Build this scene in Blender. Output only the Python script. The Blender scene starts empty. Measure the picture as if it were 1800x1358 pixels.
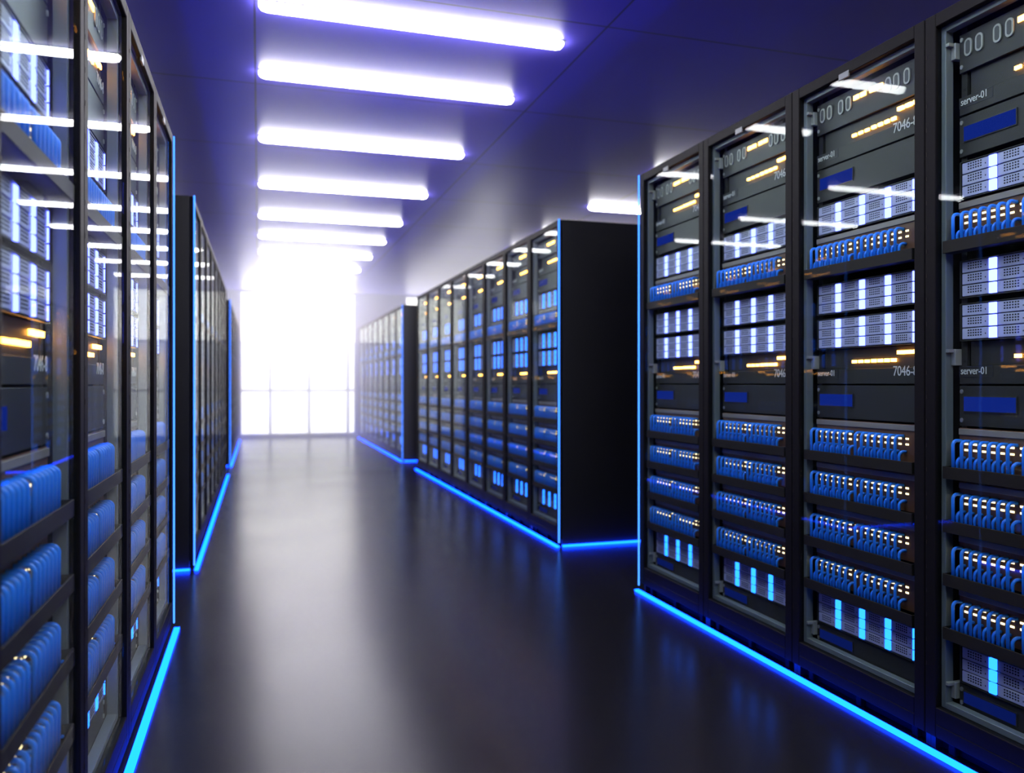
import bpy, math
from mathutils import Vector
C = bpy.data.collections.new('scene'); bpy.context.scene.collection.children.link(C)
sc = bpy.context.scene
PI = math.pi

# ------------------------------------------------------------------ materials
MAT = {}
def nm(name):
    m = bpy.data.materials.new(name); m.use_nodes = True
    nt = m.node_tree; nt.nodes.clear()
    out = nt.nodes.new('ShaderNodeOutputMaterial')
    MAT[name] = m
    return m, nt, out
def solid(name, col, rough=.5, metal=0., spec=.5, noise=0., nscale=30., coat=0.):
    m, nt, out = nm(name)
    b = nt.nodes.new('ShaderNodeBsdfPrincipled')
    b.inputs['Base Color'].default_value = (*col, 1)
    b.inputs['Roughness'].default_value = rough
    b.inputs['Metallic'].default_value = metal
    b.inputs['Specular IOR Level'].default_value = spec
    b.inputs['Coat Weight'].default_value = coat
    if noise:
        tc = nt.nodes.new('ShaderNodeTexCoord'); n = nt.nodes.new('ShaderNodeTexNoise')
        n.inputs['Scale'].default_value = nscale; n.inputs['Detail'].default_value = 3
        mx = nt.nodes.new('ShaderNodeMix'); mx.data_type = 'RGBA'
        mx.inputs[6].default_value = (*[c*(1-noise) for c in col], 1)
        mx.inputs[7].default_value = (*[min(1, c*(1+noise)) for c in col], 1)
        nt.links.new(tc.outputs['Object'], n.inputs['Vector'])
        nt.links.new(n.outputs['Fac'], mx.inputs[0])
        nt.links.new(mx.outputs[2], b.inputs['Base Color'])
    nt.links.new(b.outputs[0], out.inputs['Surface'])
    return m
def emit(name, col, strength=1., sample=True):
    m, nt, out = nm(name)
    e = nt.nodes.new('ShaderNodeEmission')
    e.inputs['Color'].default_value = (*col, 1); e.inputs['Strength'].default_value = strength
    nt.links.new(e.outputs[0], out.inputs['Surface'])
    if not sample: m.cycles.emission_sampling = 'NONE'
    return m
solid('black_metal', (.005, .005, .006), .6, 0., .08, .2, 60)
solid('cabinet_side', (.006, .0065, .008), .5, 0., .35, .35, 3)
solid('inside_black', (.006, .006, .006), .7)
solid('faceplate', (.019, .0185, .0165), .5, 0., .4, .12, 12)
solid('trim_metal', (.13, .15, .16), .45, .2)
solid('bracket_metal', (.26, .26, .26), .45, .2)
solid('screw_metal', (.45, .45, .43), .35, .8)
solid('panel_strip', (.23, .20, .18), .5, .1)
solid('port_plate', (.12, .05, .022), .5)  # brown base colour takes in the amber glow around the ports
solid('tray_metal', (.016, .014, .013), .6, 0., .12)
solid('drive_face', (.40, .41, .60), .42, 0., .5, .06, 90)
solid('drive_hole', (.008, .008, .015), .8)
solid('slot_metal', (.30, .30, .28), .4, .3)
solid('slot_dark', (.05, .05, .05), .6)
solid('cable_blue', (.02, .235, 1.), .38, 0., .5)
solid('print_grey', (.6, .6, .58), .6)
solid('screen_bezel', (.02, .02, .03), .5)
solid('window_frame', (.55, .57, .62), .5)
solid('wall_paint', (.30, .30, .40), .8)
emit('screen_blue', (.004, .013, .15), 1., False)
emit('screen_dim', (.002, .006, .07), 1., False)
emit('bar_white', (.62, .74, 6.5), 1.15)
emit('bar_cyan', (.05, .55, 4.5), 1.)
emit('amber_led', (11, 3.9, .5), 1.5)
emit('amber_small', (3.6, 2.2, .7), 1., False)
emit('port_led', (2.4, 1.8, .95), 1., False)
emit('strip_led', (.02, .56, 17.), 1.)
emit('corner_led', (.10, .50, 2.6), 1.)
emit('tube_white', (1., .98, 1.), 30.)
emit('daylight_pane', (.97, .98, 1.), 2.4)
emit('daylight_dim', (1., .985, .95), 4.5)
emit('daylight_top', (1., .985, .93), 8.)

def ceiling_mat():
    m, nt, out = nm('ceiling_panels')
    tc = nt.nodes.new('ShaderNodeTexCoord'); mp = nt.nodes.new('ShaderNodeMapping')
    br = nt.nodes.new('ShaderNodeTexBrick')
    br.offset = 0; br.inputs['Scale'].default_value = 1
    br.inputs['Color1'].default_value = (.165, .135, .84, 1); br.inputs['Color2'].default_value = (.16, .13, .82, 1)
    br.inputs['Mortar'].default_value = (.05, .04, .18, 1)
    br.inputs['Mortar Size'].default_value = .006; br.inputs['Mortar Smooth'].default_value = .3
    br.inputs['Brick Width'].default_value = 1.75; br.inputs['Row Height'].default_value = 1.38
    mp.inputs['Location'].default_value = (.02, .25, 0)
    b = nt.nodes.new('ShaderNodeBsdfPrincipled'); b.inputs['Roughness'].default_value = .36
    b.inputs['Specular IOR Level'].default_value = .6
    nt.links.new(tc.outputs['Object'], mp.inputs[0]); nt.links.new(mp.outputs[0], br.inputs['Vector'])
    nt.links.new(br.outputs['Color'], b.inputs['Base Color']); nt.links.new(b.outputs[0], out.inputs['Surface'])
ceiling_mat()
def floor_mat():
    m, nt, out = nm('floor_gloss')
    tc = nt.nodes.new('ShaderNodeTexCoord'); br = nt.nodes.new('ShaderNodeTexBrick')
    br.offset = 0; br.inputs['Scale'].default_value = 1
    br.inputs['Color1'].default_value = (.010, .010, .012, 1); br.inputs['Color2'].default_value = (.011, .011, .013, 1)
    br.inputs['Mortar'].default_value = (.006, .006, .007, 1); br.inputs['Mortar Size'].default_value = .002
    br.inputs['Brick Width'].default_value = .9; br.inputs['Row Height'].default_value = .9
    n = nt.nodes.new('ShaderNodeTexNoise'); n.inputs['Scale'].default_value = 1.3; n.inputs['Detail'].default_value = 4
    mr = nt.nodes.new('ShaderNodeMapRange'); mr.inputs['To Min'].default_value = .20; mr.inputs['To Max'].default_value = .28
    b = nt.nodes.new('ShaderNodeBsdfPrincipled')
    b.inputs['Specular IOR Level'].default_value = .15
    nt.links.new(tc.outputs['Object'], br.inputs['Vector']); nt.links.new(tc.outputs['Object'], n.inputs['Vector'])
    nt.links.new(n.outputs['Fac'], mr.inputs['Value']); nt.links.new(mr.outputs[0], b.inputs['Roughness'])
    nt.links.new(br.outputs['Color'], b.inputs['Base Color']); nt.links.new(b.outputs[0], out.inputs['Surface'])
floor_mat()
def glass_mat():
    m, nt, out = nm('door_glass')
    N = nt.nodes.new; L = nt.links.new
    g = N('ShaderNodeNewGeometry'); d = N('ShaderNodeVectorMath'); d.operation = 'DOT_PRODUCT'
    L(g.outputs['Normal'], d.inputs[0]); L(g.outputs['Incoming'], d.inputs[1])
    a = N('ShaderNodeMath'); a.operation = 'ABSOLUTE'; L(d.outputs['Value'], a.inputs[0])
    s = N('ShaderNodeMath'); s.operation = 'SUBTRACT'; s.inputs[0].default_value = 1; L(a.outputs[0], s.inputs[1])
    p = N('ShaderNodeMath'); p.operation = 'POWER'; p.inputs[1].default_value = 5; L(s.outputs[0], p.inputs[0])
    mr = N('ShaderNodeMapRange'); mr.inputs['To Min'].default_value = .013; mr.inputs['To Max'].default_value = .20
    L(p.outputs[0], mr.inputs['Value'])
    t = N('ShaderNodeBsdfTransparent'); t.inputs['Color'].default_value = (.92, .98, .97, 1)  # slight teal tint stands in for reflections veiling the glass
    r = N('ShaderNodeBsdfGlossy'); r.inputs['Roughness'].default_value = .0
    mx = N('ShaderNodeMixShader'); L(mr.outputs[0], mx.inputs[0]); L(t.outputs[0], mx.inputs[1]); L(r.outputs[0], mx.inputs[2])
    L(mx.outputs[0], out.inputs['Surface'])
glass_mat()

# ------------------------------------------------------------------ mesh builder
class MB:
    def __init__(s): s.v = []; s.f = []; s.m = []; s.mats = []; s.sm = []
    def mi(s, mat):
        if mat not in s.mats: s.mats.append(mat)
        return s.mats.index(mat)
    def box(s, x0, x1, y0, y1, z0, z1, mat, bev=0.):
        k = s.mi(mat); n = len(s.v)
        if bev <= 0:
            s.v += [(x, y, z) for z in (z0, z1) for y in (y0, y1) for x in (x0, x1)]
            for f in ((0,2,3,1),(4,5,7,6),(0,1,5,4),(2,6,7,3),(0,4,6,2),(1,3,7,5)):
                s.f.append([n+i for i in f]); s.m.append(k); s.sm.append(False)
            return s
        b = bev                                     # every edge chamfered: 24 vertices
        idx = {}
        for xi, x in ((0, x0), (1, x1)):
            for yi, y in ((0, y0), (1, y1)):
                for zi, z in ((0, z0), (1, z1)):
                    ix = x + (b if xi == 0 else -b); iy = y + (b if yi == 0 else -b); iz = z + (b if zi == 0 else -b)
                    for ax, p in ((0, (x, iy, iz)), (1, (ix, y, iz)), (2, (ix, iy, z))):
                        idx[(xi, yi, zi, ax)] = len(s.v); s.v.append(p)
        def q(*ks):
            s.f.append([idx[t] for t in ks]); s.m.append(k); s.sm.append(False)
        for a in (0, 1):
            x = [(a,0,0,0),(a,1,0,0),(a,1,1,0),(a,0,1,0)]; q(*(x if a else x[::-1]))
            y = [(0,a,0,1),(0,a,1,1),(1,a,1,1),(1,a,0,1)]; q(*(y if a else y[::-1]))
            z = [(0,0,a,2),(1,0,a,2),(1,1,a,2),(0,1,a,2)]; q(*(z if a else z[::-1]))
        for a in (0, 1):
            for c in (0, 1):
                q((a,c,0,0),(a,c,1,0),(a,c,1,1),(a,c,0,1)) if a != c else q((a,c,0,0),(a,c,0,1),(a,c,1,1),(a,c,1,0))
                q((a,0,c,0),(a,0,c,2),(a,1,c,2),(a,1,c,0)) if a != c else q((a,0,c,0),(a,1,c,0),(a,1,c,2),(a,0,c,2))
                q((0,a,c,1),(1,a,c,1),(1,a,c,2),(0,a,c,2)) if a != c else q((0,a,c,1),(0,a,c,2),(1,a,c,2),(1,a,c,1))
                for e in (0, 1):
                    q((a,c,e,0),(a,c,e,1),(a,c,e,2)) if (a+c+e) % 2 else q((a,c,e,0),(a,c,e,2),(a,c,e,1))
        return s
    def tube(s, pts, r, sides, mat, caps=True):
        k = s.mi(mat); pts = [Vector(p) for p in pts]; rings = []
        up = None
        for i, p in enumerate(pts):
            t = (pts[min(i+1, len(pts)-1)] - pts[max(i-1, 0)]).normalized()
            if up is None:
                up = Vector((1, 0, 0)) if abs(t.x) < .8 else Vector((0, 0, 1))
            a = (up - t*up.dot(t)).normalized(); b = t.cross(a); up = a
            n = len(s.v)
            for j in range(sides):
                an = 2*PI*(j+.5)/sides
                s.v.append(tuple(p + a*math.cos(an)*r + b*math.sin(an)*r))
            rings.append(n)
        for i in range(len(rings)-1):
            for j in range(sides):
                j2 = (j+1) % sides
                s.f.append([rings[i]+j, rings[i]+j2, rings[i+1]+j2, rings[i+1]+j]); s.m.append(k); s.sm.append(True)
        if caps:
            s.f.append([rings[0]+j for j in range(sides)][::-1]); s.m.append(k); s.sm.append(False)
            s.f.append([rings[-1]+j for j in range(sides)]); s.m.append(k); s.sm.append(False)
        return s
    def oval(s, cx, cz, w, h, y0, y1, mat, n=6):
        """upright capsule plate, front at y0"""
        k = s.mi(mat); r = w/2; ring = []
        for a in range(n+1): ring.append((cx + r*math.cos(PI*a/n), cz + h/2 - r + r*math.sin(PI*a/n)))
        for a in range(n+1): ring.append((cx + r*math.cos(PI+PI*a/n), cz - h/2 + r + r*math.sin(PI+PI*a/n)))
        b = len(s.v); m = len(ring)
        s.v += [(x, y0, z) for x, z in ring] + [(x, y1, z) for x, z in ring]
        s.f.append([b+i for i in range(m)]); s.m.append(k); s.sm.append(False)
        for i in range(m):
            j = (i+1) % m
            s.f.append([b+i, b+m+i, b+m+j, b+j]); s.m.append(k); s.sm.append(False)
        return s
    def ringplate(s, x0, x1, z0, z1, wx, wz, y0, y1, mat, bev=0.):
        s.box(x0, x0+wx, y0, y1, z0, z1, mat, bev); s.box(x1-wx, x1, y0, y1, z0, z1, mat, bev)
        s.box(x0+wx, x1-wx, y0, y1, z0, z0+wz, mat, bev); s.box(x0+wx, x1-wx, y0, y1, z1-wz, z1, mat, bev)
        return s
    def add(s, me, off=(0, 0, 0)):
        """append an existing MB"""
        n = len(s.v); mp = [s.mi(x) for x in me.mats]
        s.v += [(x+off[0], y+off[1], z+off[2]) for x, y, z in me.v]
        s.f += [[n+i for i in f] for f in me.f]; s.m += [mp[i] for i in me.m]; s.sm += me.sm
        return s
    def mesh(s, name):
        me = bpy.data.meshes.new(name); me.from_pydata(s.v, [], s.f)
        for x in s.mats: me.materials.append(MAT[x])
        me.polygons.foreach_set('material_index', s.m)
        me.polygons.foreach_set('use_smooth', s.sm)
        me.update(); return me

def obj(name, me, parent=None, loc=(0, 0, 0), rz=0.):
    o = bpy.data.objects.new(name, me); C.objects.link(o)
    o.location = loc; o.rotation_euler = (0, 0, rz)
    if parent: o.parent = parent
    return o
def tag(o, label, cat, group=None):
    o['label'] = label; o['category'] = cat
    if group: o['group'] = group
    return o
def structure(name, mb, **k):
    o = obj(name, mb.mesh(name), **k); o['kind'] = 'structure'; return o

def text_mb(body, size, x, z, y, mat, right=False):
    cu = bpy.data.curves.new('lettering', 'FONT'); cu.body = body; cu.size = size; cu.extrude = .0004
    cu.space_character = .95
    cu.resolution_u = 3
    o = bpy.data.objects.new('lettering', cu); C.objects.link(o)
    dg = bpy.context.evaluated_depsgraph_get(); dg.update()
    me = bpy.data.meshes.new_from_object(o.evaluated_get(dg))
    m = MB(); k = m.mi(mat)
    m.v = [(v.co.x*.85 + x, y - v.co.z, v.co.y + z) for v in me.vertices]
    m.f = [list(p.vertices) for p in me.polygons]; m.m = [k]*len(m.f); m.sm = [False]*len(m.f)
    bpy.data.objects.remove(o); bpy.data.meshes.remove(me)
    return m

# ------------------------------------------------------------------ unit designs (local: x along front, y into the rack, z up)
F = .055          # the equipment's faces stand this far behind the door plane
W = .245
# a design = list of (part_name, MB, label or None, [(subpart_name, MB, label)])
def screws(m, z0, z1):
    for x in (-W+.009, W-.009):
        for z in (z0+.018, z1-.018):
            m.oval(x, z, .010, .013, F-.003, F+.001, 'screw_metal', 4)
def chassis(z0, z1, depth=.55, mat='faceplate', rec=0., scr=True):
    m = MB(); m.box(-W, W, F+rec, F+rec+.006, z0+.0015, z1-.0015, mat, .0008)
    m.box(-.22, .22, F+rec+.006, F+depth, z0+.004, z1-.004, 'inside_black')
    if scr: screws(m, z0, z1)
    return m
D = {}
# top status panel
z0, z1 = 2.012, 2.128
parts = [('faceplate', chassis(z0, z1), None, [])]
for x in (-.212, -.174, -.114, -.075, .114, .150, .195):
    m = MB().oval(x, 2.081, .026, .052, F-.004, F, 'slot_metal')
    m.oval(x, 2.081, .015, .040, F-.0045, F-.004, 'slot_dark')
    parts.append(('vent_slot', m, 'grey oval slot', []))
for x in (-.036, -.003, .042, .075):
    parts.append(('indicator_light', MB().box(x-.013, x+.013, F-.004, F, 2.083, 2.098, 'amber_led'), 'glowing amber indicator light', []))
D['status'] = parts
# network switch
def switch(z0, z1):
    m = chassis(z0, z0+.055, scr=False)
    m.box(-.215, .24, F+.012, F+.5, z0+.055, z1, 'faceplate')
    m.ringplate(-.245, -.13, z0+.022, z0+.053, .002, .002, F-.001, F, 'screen_bezel')
    parts = [('faceplate', m, None, [])]
    za = z0+.074
    k = MB()
    for x in (-.068, -.037, -.006):
        for q in range(3): k.box(x+q*.0075, x+q*.0075+.0045, F+.006, F+.012, za, za+.010, 'amber_led')
    for x in (.027, .057, .087, .117):
        k.box(x, x+.019, F+.005, F+.012, za, za+.011, 'amber_led')
    parts.append(('indicator_light', k, 'row of amber lights', []))
    for x in (.145, .179, .213):
        parts.append(('indicator_light', MB().box(x, x+.026, F+.004, F+.012, za+.024, za+.036, 'amber_led'), 'large amber light', []))
    parts.append(('lettering', text_mb('server-01', .030, -.240, z0+.030, F-.001, 'print_grey'), 'small grey printed server-01', []))
    parts.append(('lettering', text_mb('7046-8', .046, .133, z0+.028, F-.001, 'print_grey'), 'grey printed 7046-8', []))
    return parts
D['switch'] = switch(0., .125)
def control(z0, z1, zs0, zs1, scr='screen_blue'):
    parts = [('faceplate', chassis(z0, z1), None, [])]
    m = MB().box(-.229, -.052, F-.003, F, zs0, zs1, 'screen_bezel')
    m.box(-.226, -.055, F-.004, F-.003, zs0+.003, zs1-.003, scr)
    parts.append(('display', m, 'dark blue display', []))
    return parts
D['control'] = control(0, .120, .042, .090)
D['base_unit'] = control(0, .075, .018, .056, 'screen_dim')
def drive_mb():
    m = MB().box(0, .091, F-.004, F+.02, 0, .0315, 'drive_face', .0012)
    for i in range(6):
        for j in range(3):
            x = .020 + i*.0085; z = .0085 + j*.0075
            m.box(x, x+.0052, F-.0043, F-.004, z, z+.0042, 'drive_hole')
    m.box(.079, .082, F-.0043, F-.004, .012, .016, 'drive_hole')
    return m
def shelf(bar):
    m = chassis(0, .112, scr=False)
    m.ringplate(-.238, .241, .001, .111, .004, .0025, F-.006, F, 'faceplate')
    parts = [('chassis', m, None, [])]
    d = drive_mb()
    b = MB().box(.094, .116, F-.007, F+.002, .0005, .031, bar, .0006)
    for c in range(4):
        for r in range(3):
            off = (-.232 + c*.1205, 0, .006 + r*.0345)
            if c == 3: bb = MB().box(.093, .097, F-.007, F+.002, .0005, .031, bar)
            else: bb = b
            parts.append(('drive', d, 'silver drive with a perforated grid', [('light_bar', bb, 'glowing blue light bar')], off, ('drive', bar, c == 3)))
    return parts
D['shelf'] = shelf('bar_white'); D['shelf_low'] = shelf('bar_cyan')
# patch panel: 2 banks of 7 columns
COLS = [-.236 + .0305*i for i in range(7)] + [-.236 + .0305*7 + .018 + .0305*i for i in range(7)]
def patch():
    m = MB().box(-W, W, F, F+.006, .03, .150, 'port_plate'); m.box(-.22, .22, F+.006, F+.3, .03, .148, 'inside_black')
    strip = MB().box(-W, W, F-.004, F, .130, .148, 'panel_strip', .001)
    parts = [('port_plate', m, None, []), ('header_strip', strip, 'plain grey strip', [])]
    for g in (0, 1):
        k = MB()
        for x in COLS[g*7:g*7+7]:
            for z in (.101, .083):
                k.box(x+.010, x+.022, F-.002, F, z, z+.0058, 'port_led')
            for z in (.112, .060):
                k.box(x-.005, x+.006, F-.001, F, z-.006, z+.005, 'slot_dark')
        parts.append(('port_bank', k, 'bank of lit ports', []))
    t = MB().box(-.262, .262, .010, F-.002, 0, .004, 'tray_metal')
    t.box(-.262, .262, .008, .012, 0, .036, 'tray_metal', .0008)
    t.box(-.262, -.259, .012, F-.002, .004, .036, 'tray_metal'); t.box(.259, .262, .012, F-.002, .004, .036, 'tray_metal')
    parts.append(('cable_tray', t, None, []))
    for s in (-1, 1):
        for i, z in enumerate((.012, .026)):
            k = MB().tube([(s*.255, .030+.006*i, z), (s*.268, .030+.006*i, z), (s*.272, .034+.006*i, z-.004)], .0035, 6, 'cable_blue')
            parts.append(('cable_end', k, 'blue cable end', []))
    return parts
D['patch'] = patch()
def cable_mb(x, upper, sides=8, seg=5, r=.0050):
    z = .112 if upper else .062
    yo = .021 if upper else .030
    xx = x if upper else x + .011
    rad = .014
    pts = [(xx, F-.001, z)]
    pts.append((xx, yo+rad, z+.001))
    for i in range(1, seg+1):
        a = PI/2*i/seg
        pts.append((xx - .004*(not upper)*i/seg, yo+rad - rad*math.sin(a), z - rad + rad*math.cos(a) + .001))
    pts.append((pts[-1][0], yo + .001, .010))
    return MB().tube(pts, r, sides, 'cable_blue')
CAB = [(x, u) for x in COLS for u in (True, False)]

# the stack of a rack: (design, base height, description)
STACK = [
 ('status', 0, 'dark status panel with oval slots at the top'),
 ('switch', 1.887, 'upper network switch with amber lights'),
 ('control', 1.764, 'upper control unit with dark blue display'),
 ('shelf', 1.638, 'topmost white drive shelf'),
 ('patch', 1.483, 'topmost cabled patch panel'),
 ('shelf', 1.348, 'second white drive shelf'),
 ('shelf', 1.222, 'third white drive shelf'),
 ('switch', 1.096, 'middle network switch with amber lights'),
 ('control', .973, 'middle control unit with dark blue display'),
 ('patch', .818, 'second cabled patch panel'),
 ('patch', .660, 'third cabled patch panel'),
 ('patch', .502, 'fourth cabled patch panel'),
 ('patch', .344, 'lowest cabled patch panel'),
 ('shelf_low', .218, 'bottom drive shelf with cyan bars'),
 ('base_unit', .142, 'bottom control unit with blue display'),
]
NAMES = dict(status='status_module', switch='network_switch', control='control_unit', shelf='drive_shelf', shelf_low='drive_shelf',
             patch='patch_bay', base_unit='control_unit')
CATS = dict(status='panel', switch='switch', control='control unit', shelf='drive shelf', shelf_low='drive shelf', patch='patch panel', base_unit='control unit')
GROUPS = dict(status='status panels at the rack tops', switch='network switches in the racks', control='control units in the racks',
              shelf='white drive shelves in the racks', shelf_low='bottom drive shelves in the racks', patch='cabled patch panels in the racks',
              base_unit='bottom control units in the racks')
MESH = {}
def cached(key, mb, name):
    if key not in MESH: MESH[key] = mb.mesh(name)
    return MESH[key]
def unit(kind, root_loc, rz, z, label, full):
    if full:
        r = obj(NAMES[kind], None, None, (root_loc[0], root_loc[1], z), rz); r.empty_display_size = .1
        for i, p in enumerate(D[kind]):
            pn, mb, lb, subs = p[:4]
            off = p[4] if len(p) > 4 else (0, 0, 0)
            o = obj(pn, cached(p[5] if len(p) > 5 else (kind, i), mb, pn), r, off)
            if lb: o['label'] = lb
            for j, (sn, smb, sl) in enumerate(subs):
                s = obj(sn, cached((p[5] if len(p) > 5 else (kind, i)) + ('sub', j), smb, sn), o)
                s['label'] = sl
    else:
        key = ('joined', kind)
        if key not in MESH:
            m = MB()
            for p in D[kind]:
                off = p[4] if len(p) > 4 else (0, 0, 0)
                m.add(p[1], off)
                for _, smb, _ in p[3]: m.add(smb, off)
            m.mats = ['bar_cyan' if x == 'bar_white' else x for x in m.mats]
            MESH[key] = m.mesh(NAMES[kind])
        r = obj(NAMES[kind], MESH[key], None, (root_loc[0], root_loc[1], z), rz)
    return tag(r, label, CATS[kind], GROUPS[kind])

# rack cabinet
HW = .3205; DEP = 1.01; H = 2.2
body = MB()
for s in (-1, 1):
    x0, x1 = (-HW, -HW+.018) if s < 0 else (HW-.018, HW)
    body.box(x0, x1, .024, DEP, .0, H, 'cabinet_side')
body.box(-HW+.018, HW-.018, .024, DEP, H-.02, H, 'black_metal'); body.box(-HW+.018, HW-.018, .024, DEP, .10, .125, 'black_metal')
body.box(-HW+.018, HW-.018, DEP-.018, DEP, .125, H-.02, 'inside_black')
plinth = MB().box(-HW+.018, HW-.018, .05, .08, .0, .10, 'black_metal')
for x in (-.25, 0, .25): plinth.box(x-.012, x+.012, .03, .05, 0, .10, 'black_metal', .002)
door = MB().ringplate(-HW+.001, HW-.001, .045, H, .040, .040, 0, .022, 'black_metal', .002)
door.box(-HW+.041, HW-.041, .0, .022, .085, .135, 'black_metal', .002)
for i in range(26): door.box(-HW+.006, -HW+.009, -.0008, .001, .25+i*.073, .25+i*.073+.012, 'tray_metal')
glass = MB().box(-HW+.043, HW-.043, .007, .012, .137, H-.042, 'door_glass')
latch = MB().box(-.06, -.01, -.002, .004, H-.052, H-.030, 'trim_metal', .001)
trim = MB().ringplate(-HW+.041, HW-.041, .135, H-.040, .017, .018, .022, .050, 'trim_metal', .001)
rail = MB().box(-.010, .010, F+.008, F+.030, .125, H-.02, 'inside_black')
for i in range(40): rail.box(-.004, .004, F+.0075, F+.008, .16+i*.05, .168+i*.05, 'tray_metal')
brk = MB().box(-.262, -.2455, .040, .075, -.018, .030, 'bracket_metal', .001); brk.box(-.262, -.250, .020, .045, .020, .030, 'bracket_metal', .001)
RK = dict(body=('cabinet', body), plinth=('plinth', plinth), trim=('inner_trim', trim))
def rack(loc, rz, label, grp, full, who, lod):
    r = obj('server_rack', None, None, loc, rz); tag(r, label, 'server rack', grp); r.empty_display_size = .2
    for k, (n, mb) in RK.items(): obj(n, cached(k, mb, n), r)
    d = obj('door', cached('door', door, 'door'), r)
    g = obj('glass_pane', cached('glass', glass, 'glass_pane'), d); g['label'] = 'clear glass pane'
    if full:
        o = obj('latch', cached('latch', latch, 'latch'), d); o['label'] = 'small bright latch'
        for x in (-.235, .235): obj('mounting_rail', cached('rail', rail, 'mounting_rail'), r, (x, 0, 0))
        for z in (2.075, 1.17, .185):
            o = obj('bracket', cached('brk', brk, 'bracket'), r, (0, 0, z)); o['label'] = 'grey metal bracket'
    for kind, z, desc in STACK:
        unit(kind, loc, rz, z, f'{desc}, {who}', full)

# ------------------------------------------------------------------ layout
XR, XL = 1.925, -.365
P = .642
TH = math.radians(17.29); FOC = 1430.
def proj(X, Y, Z):
    d = X*math.sin(TH)+Y*math.cos(TH)
    return (900+FOC*(X*math.cos(TH)-Y*math.sin(TH))/d, 673-FOC*(Z-1.1)/d, d)
ORD = ['end', 'second', 'third', 'fourth', 'fifth', 'sixth', 'seventh', 'eighth']
cable_spots = []
def row(side, y_start, n, who_row, full, toward_camera, grp, cables=True):
    """racks along Y; index 0 is at y_start and the rest follow toward or away from the camera"""
    for i in range(n):
        yc = y_start + (-1 if toward_camera else 1)*(P*(i+.5))
        loc = (XR if side == 'right' else XL, yc, 0); rz = -PI/2 if side == 'right' else PI/2
        who = f'{ORD[i]} rack of {who_row}'
        lab = f'black glass-doored server rack, {ORD[i]} in the {who_row}'
        rack(loc, rz, lab, grp, full, who, 0)
        if cables:
            for kind, z, desc in STACK:
                if kind == 'patch': cable_spots.append((loc, rz, z, desc, who, full))
row('right', 3.907, 4, 'front right row', True, True, 'racks of the front right row')
row('left', 3.907, 4, 'front left row', True, True, 'racks of the front left row')
row('right', 5.125, 8, 'middle right row', False, False, 'racks of the middle right row')
row('left', 5.125, 8, 'middle left row', False, False, 'racks of the middle left row')
row('right', 11.35, 8, 'far right row', False, False, 'racks of the far right row')
row('left', 11.35, 8, 'far left row', False, False, 'racks of the far left row')
# patch cables: the 300 that show largest are objects, the rest one mass
def world(loc, rz, x, y, z):
    c, s = math.cos(rz), math.sin(rz)
    return loc[0]+c*x-s*y, loc[1]+s*x+c*y, z
cand = []; rest = []
for ci, (loc, rz, z, desc, who, full) in enumerate(cable_spots):
    for k, (x, up) in enumerate(CAB):
        ok = False
        if full:
            Xw, Yw, Zw = world(loc, rz, x, .022 if up else .031, z+.08)
            u, v, d = proj(Xw, Yw, Zw)
            plane = loc[0]
            yd = Yw*plane/Xw
            ok = -5 < u < 1803 and -10 < v < 1360 and abs(yd-loc[1]) < .278
            if ok: cand.append((d, ci, k))
        if not ok: rest.append((ci, k))
cand.sort(); rest += [(a[1], a[2]) for a in cand[300:]]
cm = {}
for k, (x, up) in enumerate(CAB): cm[k] = cable_mb(x, up)
low = {k: cable_mb(x, up, 4, 2) for k, (x, up) in enumerate(CAB)}
NTH = 'first second third fourth fifth sixth seventh eighth ninth tenth eleventh twelfth thirteenth fourteenth'.split()
for d, ci, k in cand[:300]:
    loc, rz, z, desc, who, full = cable_spots[ci]
    o = obj('patch_cable', cached(('cable', k), cm[k], 'patch_cable'), None, (loc[0], loc[1], z), rz)
    pos = 'tall' if CAB[k][1] else 'short'
    tag(o, f'{NTH[k//2]} {pos} blue cable from left in {desc.split()[0]} patch panel, {who}', 'cable', f'blue cables in {desc}, {who}')
mass = MB()
for ci, k in rest:
    loc, rz, z, desc, who, full = cable_spots[ci]
    src = cm[k] if full else low[k]
    c, s = round(math.cos(rz)), round(math.sin(rz))
    t = MB(); t.mats = src.mats; t.f = src.f; t.m = src.m; t.sm = src.sm
    t.v = [(loc[0]+c*a-s*b, loc[1]+s*a+c*b, z+h) for a, b, h in src.v]
    mass.add(t)
o = obj('patch_cables', mass.mesh('patch_cables')); tag(o, 'blue patch cables hanging in the more distant racks', 'cables'); o['kind'] = 'stuff'

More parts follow.
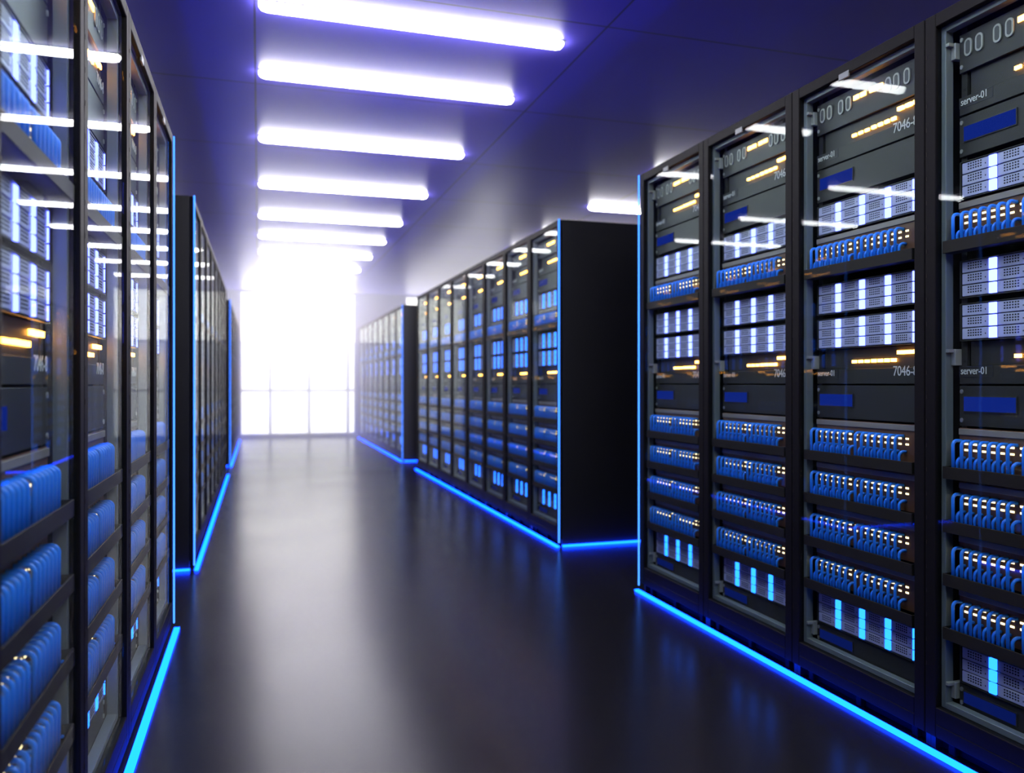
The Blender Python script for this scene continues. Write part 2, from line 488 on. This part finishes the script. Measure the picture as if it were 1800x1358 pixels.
# LED strips
def strip(p0, p1, w, mat, name, label, cat='light strip', grp='blue light strips along the racks'):
    m = MB(); (x0, y0, z0), (x1, y1, z1) = p0, p1
    m.box(min(x0, x1)-w[0]/2, max(x0, x1)+w[0]/2, min(y0, y1)-w[1]/2, max(y0, y1)+w[1]/2, min(z0, z1)-w[2]/2, max(z0, z1)+w[2]/2, mat, .0015)
    return tag(obj(name, m.mesh(name)), label, cat, grp)
for side, X, sgn in (('right', XR, 1), ('left', XL, -1)):
    xf = X - sgn*.016
    for nme, y0, y1 in (('front', 1.339, 3.915), ('middle', 5.10, 10.26), ('far', 11.33, 16.49)):
        strip((xf, y0, .006), (xf, y1, .006), (.024, 0, .010), 'strip_led', 'floor_light_strip', f'glowing blue strip on floor along the {nme} {side} row')
        if nme == 'front':
            strip((X-sgn*.004, 3.913, .03), (X-sgn*.004, 3.913, 2.2), (.006, .008, 0), 'corner_led', 'corner_light_strip', f'thin vertical blue line at the end corner of front {side} row')
        else:
            yy = y0+.012
            strip((X-sgn*.004, yy, .03), (X-sgn*.004, yy, 2.2), (.008, .010, 0), 'corner_led', 'corner_light_strip', f'vertical blue strip at the camera-side corner of {nme} {side} row')
            strip((X+sgn*.02, yy-.004, .008), (X+sgn*DEP, yy-.004, .008), (0, .014, .012), 'strip_led', 'floor_light_strip', f'blue strip on floor across the side of {nme} {side} row')

# ceiling lights
ZC = 2.95
YS = [4.147, 5.055, 6.40, 7.89, 9.36, 10.65, 12.0, 13.45, 15.1]
def lamp(x0, x1, y, label, grp):
    r = obj('ceiling_light', None, None, ((x0+x1)/2, y, ZC)); tag(r, label, 'ceiling light', grp)
    L_ = (x1-x0)/2
    m = MB().tube([(-L_+.02, 0, -.004), (-L_+.03, 0, -.004), (-L_+.04, 0, -.004), (L_-.04, 0, -.004), (L_-.03, 0, -.004), (L_-.02, 0, -.004)], .036, 14, 'tube_white')
    # round the ends
    n = 14
    for ring, rr, xx in ((0, .35, -L_), (1, .8, -L_+.012), (4, .8, L_-.012), (5, .35, L_)):
        for j in range(n):
            a = m.v[ring*n+j]; m.v[ring*n+j] = (xx, a[1]*rr, -.004+(a[2]+.004)*rr)
    obj('tube', m.mesh('tube'), r)['label'] = 'glowing white tube'
    obj('housing', MB().box(-L_-.006, L_+.006, -.040, .040, -.004, 0, 'trim_metal', .001).mesh('housing'), r)
for i, y in enumerate(YS):
    lamp(0, 1.58, y, f'{["first", "second", "third", "fourth", "fifth", "sixth", "seventh", "eighth", "ninth"][i]} white ceiling tube down the central aisle', 'tubes over the central aisle')
for i, y in enumerate(YS[2:6]):
    lamp(3.3, 4.88, y, ['white ceiling tube over the right-hand aisle, first of four', 'white ceiling tube showing between the right rows, above the gap', 'third white ceiling tube over the right-hand aisle', 'last white ceiling tube over the right-hand aisle'][i], 'tubes over the right aisle')
for i, y in enumerate(YS[2:5]):
    lamp(-2.82, -1.24, y, f'{["first", "second", "third", "fourth"][i]} white ceiling tube over the hidden left aisle', 'tubes over the left aisle')

for i, y in enumerate((2.5, 1.7, .9, .1, -.7, -1.5)):  # unseen tubes added at close spacing to brighten the near racks
    lamp(0, 1.58, y, f'white ceiling tube {["one place", "two places", "three places", "four places", "five places", "six places", "seven places"][i]} this side of the first visible tube', 'tubes over the central aisle')
# ------------------------------------------------------------------ the room
x0, x1, ya, yb = -4.7, 6.5, -2.5, 17.05
structure('floor', MB().box(x0, x1, ya, yb, -.12, 0, 'floor_gloss'))
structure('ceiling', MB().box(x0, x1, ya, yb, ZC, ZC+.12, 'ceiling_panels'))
structure('wall_left', MB().box(x0-.12, x0, ya, yb, 0, ZC, 'wall_paint'))
structure('wall_right', MB().box(x1, x1+.12, ya, yb, 0, ZC, 'wall_paint'))
structure('wall_front', MB().box(x0, x1, ya-.12, ya, 0, ZC, 'wall_paint'))
added_wins = [(-.35, 1.91, (.22, .98, 1.76), 1), (2.96, 5.21, (3.7, 4.45), 2), (-3.63, -1.39, (-2.9, -2.15), 3)]  # outer two openings are added to light the side-aisle ceilings
wb = MB(); px = x0
for a, b, mu, n in sorted(added_wins):
    wb.box(px, a, yb, yb+.12, 0, ZC, 'wall_paint'); px = b
    wb.box(a, b, yb, yb+.12, 0, .06, 'wall_paint'); wb.box(a, b, yb, yb+.12, ZC-.03, ZC, 'wall_paint')
wb.box(px, x1, yb, yb+.12, 0, ZC, 'wall_paint')
structure('wall_back', wb)
for a, b, mu, n in added_wins:  # glowing panes added in place of end racks to whiten the far end
    w = structure(f'window_{n}', MB().box(a+.01, b-.01, yb+.05, yb+.06, .07, 1.92, 'daylight_pane').box(a+.01, b-.01, yb+.05, yb+.06, 1.92, ZC-.04, 'daylight_top' if n == 1 else 'daylight_dim'))
    fr = MB().ringplate(a, b, .06, ZC-.03, .02, .02, yb+.01, yb+.05, 'window_frame')
    for x in mu: fr.box(x-.022, x+.022, yb+.01, yb+.05, .08, 1.92, 'window_frame')
    for z in (.95, 1.92): fr.box(a+.02, b-.02, yb+.012, yb+.048, z-.02, z+.02, 'window_frame')
    structure('window_frame', fr, parent=w)

# scattering volume added in the far half, imitates camera bloom
HY = 9.9
m, nt, out = nm('haze_volume')
vs = nt.nodes.new('ShaderNodeVolumeScatter'); tc = nt.nodes.new('ShaderNodeTexCoord'); sp = nt.nodes.new('ShaderNodeSeparateXYZ'); mr = nt.nodes.new('ShaderNodeMapRange')
mr.inputs['From Min'].default_value = 9.9; mr.inputs['From Max'].default_value = 17; mr.inputs['To Min'].default_value = .05; mr.inputs['To Max'].default_value = .30
nt.links.new(tc.outputs['Object'], sp.inputs[0]); nt.links.new(sp.outputs['Y'], mr.inputs['Value']); nt.links.new(mr.outputs[0], vs.inputs['Density']); vs.inputs['Anisotropy'].default_value = .3
vs.inputs['Color'].default_value = (.97, .98, 1, 1)
nt.links.new(vs.outputs[0], out.inputs['Volume'])
prof = [(-.335, .02), (1.89, .02), (1.89, 2.215), (x1-.02, 2.215), (x1-.02, ZC-.003), (x0+.02, ZC-.003), (x0+.02, 2.215), (-.335, 2.215)]
hz = MB(); k = hz.mi('haze_volume'); n = len(prof)
hz.v = [(x, HY, z) for x, z in prof] + [(x, yb-.01, z) for x, z in prof]
hz.f = [list(range(n)), [n+i for i in range(n)][::-1]] + [[i, n+i, n+(i+1) % n, (i+1) % n] for i in range(n)]
hz.m = [k]*len(hz.f); hz.sm = [False]*len(hz.f)
h = obj('haze', hz.mesh('haze')); h['kind'] = 'stuff'
tag(h, 'bright white haze filling the far end of the hall before the windows', 'haze')

# ------------------------------------------------------------------ world, camera
wd = bpy.data.worlds.new('world'); sc.world = wd; wd.use_nodes = True
wd.node_tree.nodes['Background'].inputs[0].default_value = (.02, .025, .05, 1)
wd.node_tree.nodes['Background'].inputs[1].default_value = 1.
cam = bpy.data.cameras.new('camera'); co = bpy.data.objects.new('camera', cam); C.objects.link(co)
co.location = (0, 0, 1.1); co.rotation_euler = (PI/2, 0, -TH)
cam.lens = 36*FOC/1800; cam.shift_y = -6/1800; cam.clip_start = .02
cam.dof.use_dof = True; cam.dof.focus_distance = 2.4
# blur radius (px) = FOC * aperture_radius * |1/s - 1/d|
cam.dof.aperture_fstop = (cam.lens/1000) / (2*(9./FOC))
sc.camera = co
sc.view_settings.view_transform = 'Standard'; sc.view_settings.look = 'None'
sc.view_settings.gamma = 1; sc.view_settings.use_curve_mapping = False
sc.view_settings.exposure = .5
cy = sc.cycles
cy.use_adaptive_sampling = True; cy.adaptive_threshold = .025; cy.adaptive_min_samples = 16
cy.max_bounces = 8; cy.diffuse_bounces = 3; cy.glossy_bounces = 4; cy.transparent_max_bounces = 16; cy.volume_bounces = 1
cy.sample_clamp_indirect = 8; cy.sample_clamp_direct = 60
cy.caustics_reflective = False; cy.caustics_refractive = False
cy.volume_step_rate = 3; cy.volume_max_steps = 16; cy.use_light_tree = True
cy.use_denoising = True
